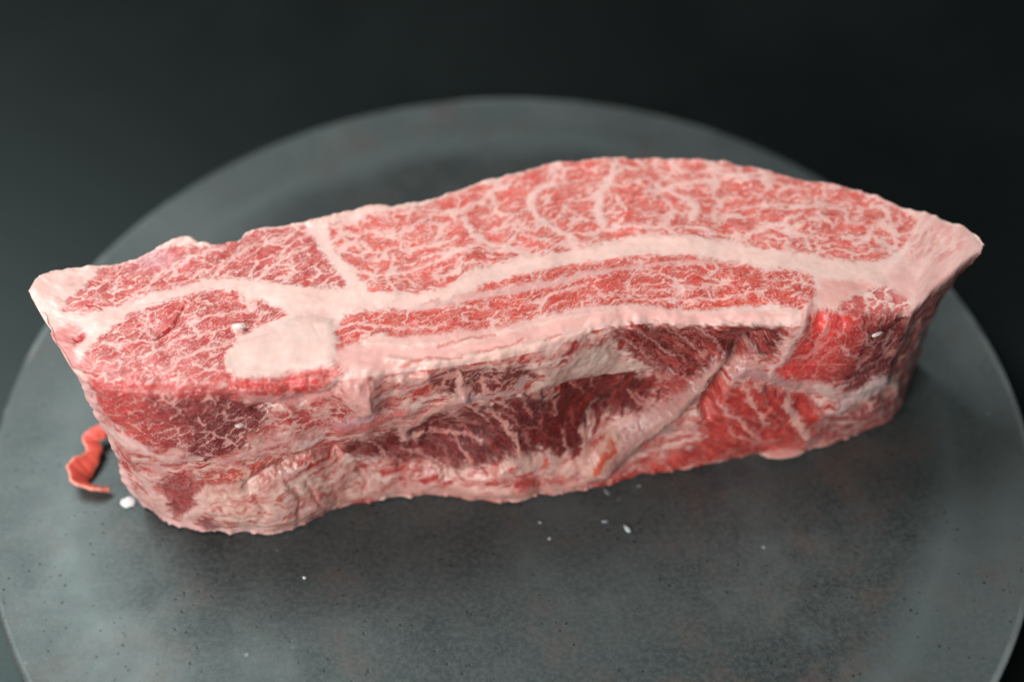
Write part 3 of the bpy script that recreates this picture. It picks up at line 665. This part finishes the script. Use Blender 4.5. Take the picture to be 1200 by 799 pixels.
# ------------------------------------------------------------------ loose bits
def flat_color(c, n, var=0.06, seed=0):
    r = np.random.RandomState(seed); b = s2l(c)[None]*(1+var*r.randn(n, 1)); return np.concatenate([np.clip(b, 0, 1), np.ones((n, 1))], 1)
def blob(name, loc, size, c, rot=0.0, seed=0, parent=None, tilt=0.0, squash=1.0):
    """small irregular lump of fat, flat underneath"""
    n, m = 26, 16; V = []; F = []
    for j in range(m+1):
        th = pi*j/m
        for k in range(n):
            ph = 2*pi*k/n; V.append((sin(th)*cos(ph), sin(th)*sin(ph), cos(th)))
    V = np.array(V); nz = fbm(V[:, 0]*1.3+seed*3.1+V[:, 2], V[:, 1]*1.3+seed, 70+seed, 3)
    V = V*(1+0.33*nz)[:, None]*np.array(size)[None]*0.5
    V[:, 2] = np.maximum(V[:, 2], -size[2]*0.3)+size[2]*0.3
    ca, sa = cos(tilt), sin(tilt); V = np.stack([V[:, 0]*ca-V[:, 2]*sa, V[:, 1], V[:, 0]*sa+V[:, 2]*ca], 1)
    ca, sa = cos(rot), sin(rot); V = np.stack([V[:, 0]*ca-V[:, 1]*sa, V[:, 0]*sa+V[:, 1]*ca, V[:, 2]], 1)
    for j in range(m):
        for k in range(n): F.append((j*n+k, (j+1)*n+k, (j+1)*n+(k+1) % n, j*n+(k+1) % n))
    o = link_mesh(name, V, F, M_TISSUE, parent, color=flat_color(c, len(V), 0.05, seed))
    o.location = np.array(loc)-(off if parent is beef else 0)
    return o

# curled red scrap beside the left end
PATH = [(126,507,3.5,3.0,(-.6,.3,.3)),(114,510,3.5,4.4,(-.9,.4,.2)),(107,518,3.2,5.0,(-1,.1,.35)),(111,529,2.6,3.8,(-1,0,.4)),(106,541,2.4,5.0,(-.9,.1,.5)),(96,551,2.4,6.4,(-.8,.1,.6)),(93,560,2.3,6.4,(-.75,-.15,.65)),(96,568,2.1,5.2,(-.5,-.45,.7)),(107,573,1.8,4.2,(-.1,-.6,.75)),(118,575,1.4,3.0,(.1,-.6,.75)),(129,576,0.9,1.2,(.1,-.5,.8))]
pp = np.array([np.concatenate([at(x, y, z*0.001), [h*0.001], np.array(d)/np.linalg.norm(d)]) for x, y, z, h, d in PATH])
tt = np.linspace(0, len(pp)-1, 90)
def cr(t):
    i = int(min(max(math.floor(t), 0), len(pp)-2)); f = t-i
    p0, p1, p2, p3 = pp[max(i-1, 0)], pp[i], pp[i+1], pp[min(i+2, len(pp)-1)]
    return 0.5*((2*p1)+(-p0+p2)*f+(2*p0-5*p1+4*p2-p3)*f*f+(-p0+3*p1-3*p2+p3)*f**3)
cv = np.array([cr(t) for t in tt])
V = []; Fq = []; cc = []
NS = 16
for k in range(len(cv)):
    tg = cv[min(k+1, len(cv)-1), :3]-cv[max(k-1, 0), :3]; tg[2] *= 0.3; tg /= np.linalg.norm(tg)+1e-9
    wv = cv[k, 4:7]-tg*np.dot(cv[k, 4:7], tg); wv /= np.linalg.norm(wv)+1e-9
    nv = np.cross(wv, tg)
    h = cv[k, 3]*0.58*(1+0.22*perlin(np.array([k*0.21]), np.array([5.5]), 13)[0]); th = 0.0008
    for q in range(NS):
        a = 2*pi*q/NS
        e = 0.35*th*perlin(np.array([k*0.31+cos(a)]), np.array([sin(a)*1.7]), 88)[0]
        V.append(cv[k, :3]+wv*h*(1+0.07*sin(k*0.33)+0.05*sin(k*0.8))*np.sign(cos(a))*abs(cos(a))**0.6+nv*(th*sin(a)+e))
        rim = abs(cos(a)) > 0.86
        cc.append(s2l((236, 164, 146)) if rim else s2l((228, 96, 80))*(1+0.3*perlin(np.array([k*0.5]), np.array([q*0.6]), 12)[0]))
for k in range(len(cv)-1):
    for q in range(NS): Fq.append((k*NS+q, k*NS+(q+1) % NS, (k+1)*NS+(q+1) % NS, (k+1)*NS+q))
Fq.append(tuple(range(NS))[::-1]); Fq.append(tuple((len(cv)-1)*NS+q for q in range(NS)))
V = np.array(V); V[:, 2] += 0.0003-min(0, V[:, 2].min()) ; V[:, 2] = np.maximum(V[:, 2], 0.0003)
cc = np.clip(np.array(cc), 0, 1); o0 = V.mean(0); o0[2] = 0
scrap = link_mesh('meat_scrap', V-o0, Fq, M_TISSUE, color=np.concatenate([cc, np.ones((len(cc), 1))], 1)); scrap.location = o0
set_tags(scrap, label='curled bright red shred of meat on the plate by the left end of the beef', cat='meat scrap')

c0 = blob('fat_crumb', at(151, 589), (0.0044, 0.0036, 0.0014), (236, 236, 236), seed=1)
set_tags(c0, label='round whitish crumb of fat on the plate, between the red shred and the beef', cat='fat crumb', group='crumbs of fat on the plate')
CR = [(735,620,3.0,1.3,1.0,-0.95,(196,206,206),'largest elongated pale crumb on the plate in front of the beef'),
      (709,611,2.0,1.1,0.5,0.1,(150,160,170),'flat bluish grey crumb just left of the largest elongated crumb'),
      (711,576,2.6,1.4,0.4,-1.1,(128,134,136),'faint grey smear of fat on the plate touching the lower edge of the beef'),
      (749,569,1.6,0.9,0.4,0.4,(130,136,138),'tiny grey crumb close under the beef, right of the faint smear'),
      (633,612,1.2,0.9,0.5,0.0,(150,158,160),'tiny pale crumb left of the others, close below the beef'),
      (644,631,1.2,1.0,0.5,0.6,(170,176,178),'tiny pale crumb furthest from the beef in the loose cluster before it'),
      (357,677,1.1,1.0,0.6,0.0,(210,212,206),'single white speck on the plate below the left fat roll')]
for k, (x, y, a, b, c, r, cl, lb) in enumerate(CR):
    o = blob('fat_crumb', at(x, y), (a*0.001, b*0.001, c*0.001), cl, rot=r, seed=2+k)
    set_tags(o, label=lb, cat='fat crumb', group='crumbs of fat on the plate')

def on_meat(px, py):
    i = np.nonzero(front_side)[0]; qx, qy = project(verts[i]); j = i[np.argmin((qx-px)**2+(qy-py)**2)]
    return verts[j]+norms[j]*0.0003, norms[j]
for k, (x, y, a, b, r, lb) in enumerate([(1027,392,3.6,1.4,0.5,'pale elongated crumb of fat stuck on the right front of the beef'),
                                         (281,384,3.2,2.0,0.1,'oval white crumb of fat on the beef top left of the creamy lump'),
                                         (281,498,2.4,1.5,0.3,'small white crumb of fat stuck on the dark left front of the beef')]):
    p, n = on_meat(x, y)
    o = blob('fat_fleck', p, (a*0.001, b*0.001, 0.0012), (236, 214, 210), rot=r, seed=20+k)
    set_tags(o, label=lb, cat='fat crumb', group='crumbs of fat stuck on the beef')

# a loose flap at the lower rim: part of the block
blob('fat_flap', at(918, 531, 0.002), (0.0135, 0.0042, 0.0014), (230, 176, 166), rot=0.12, seed=60, parent=beef)
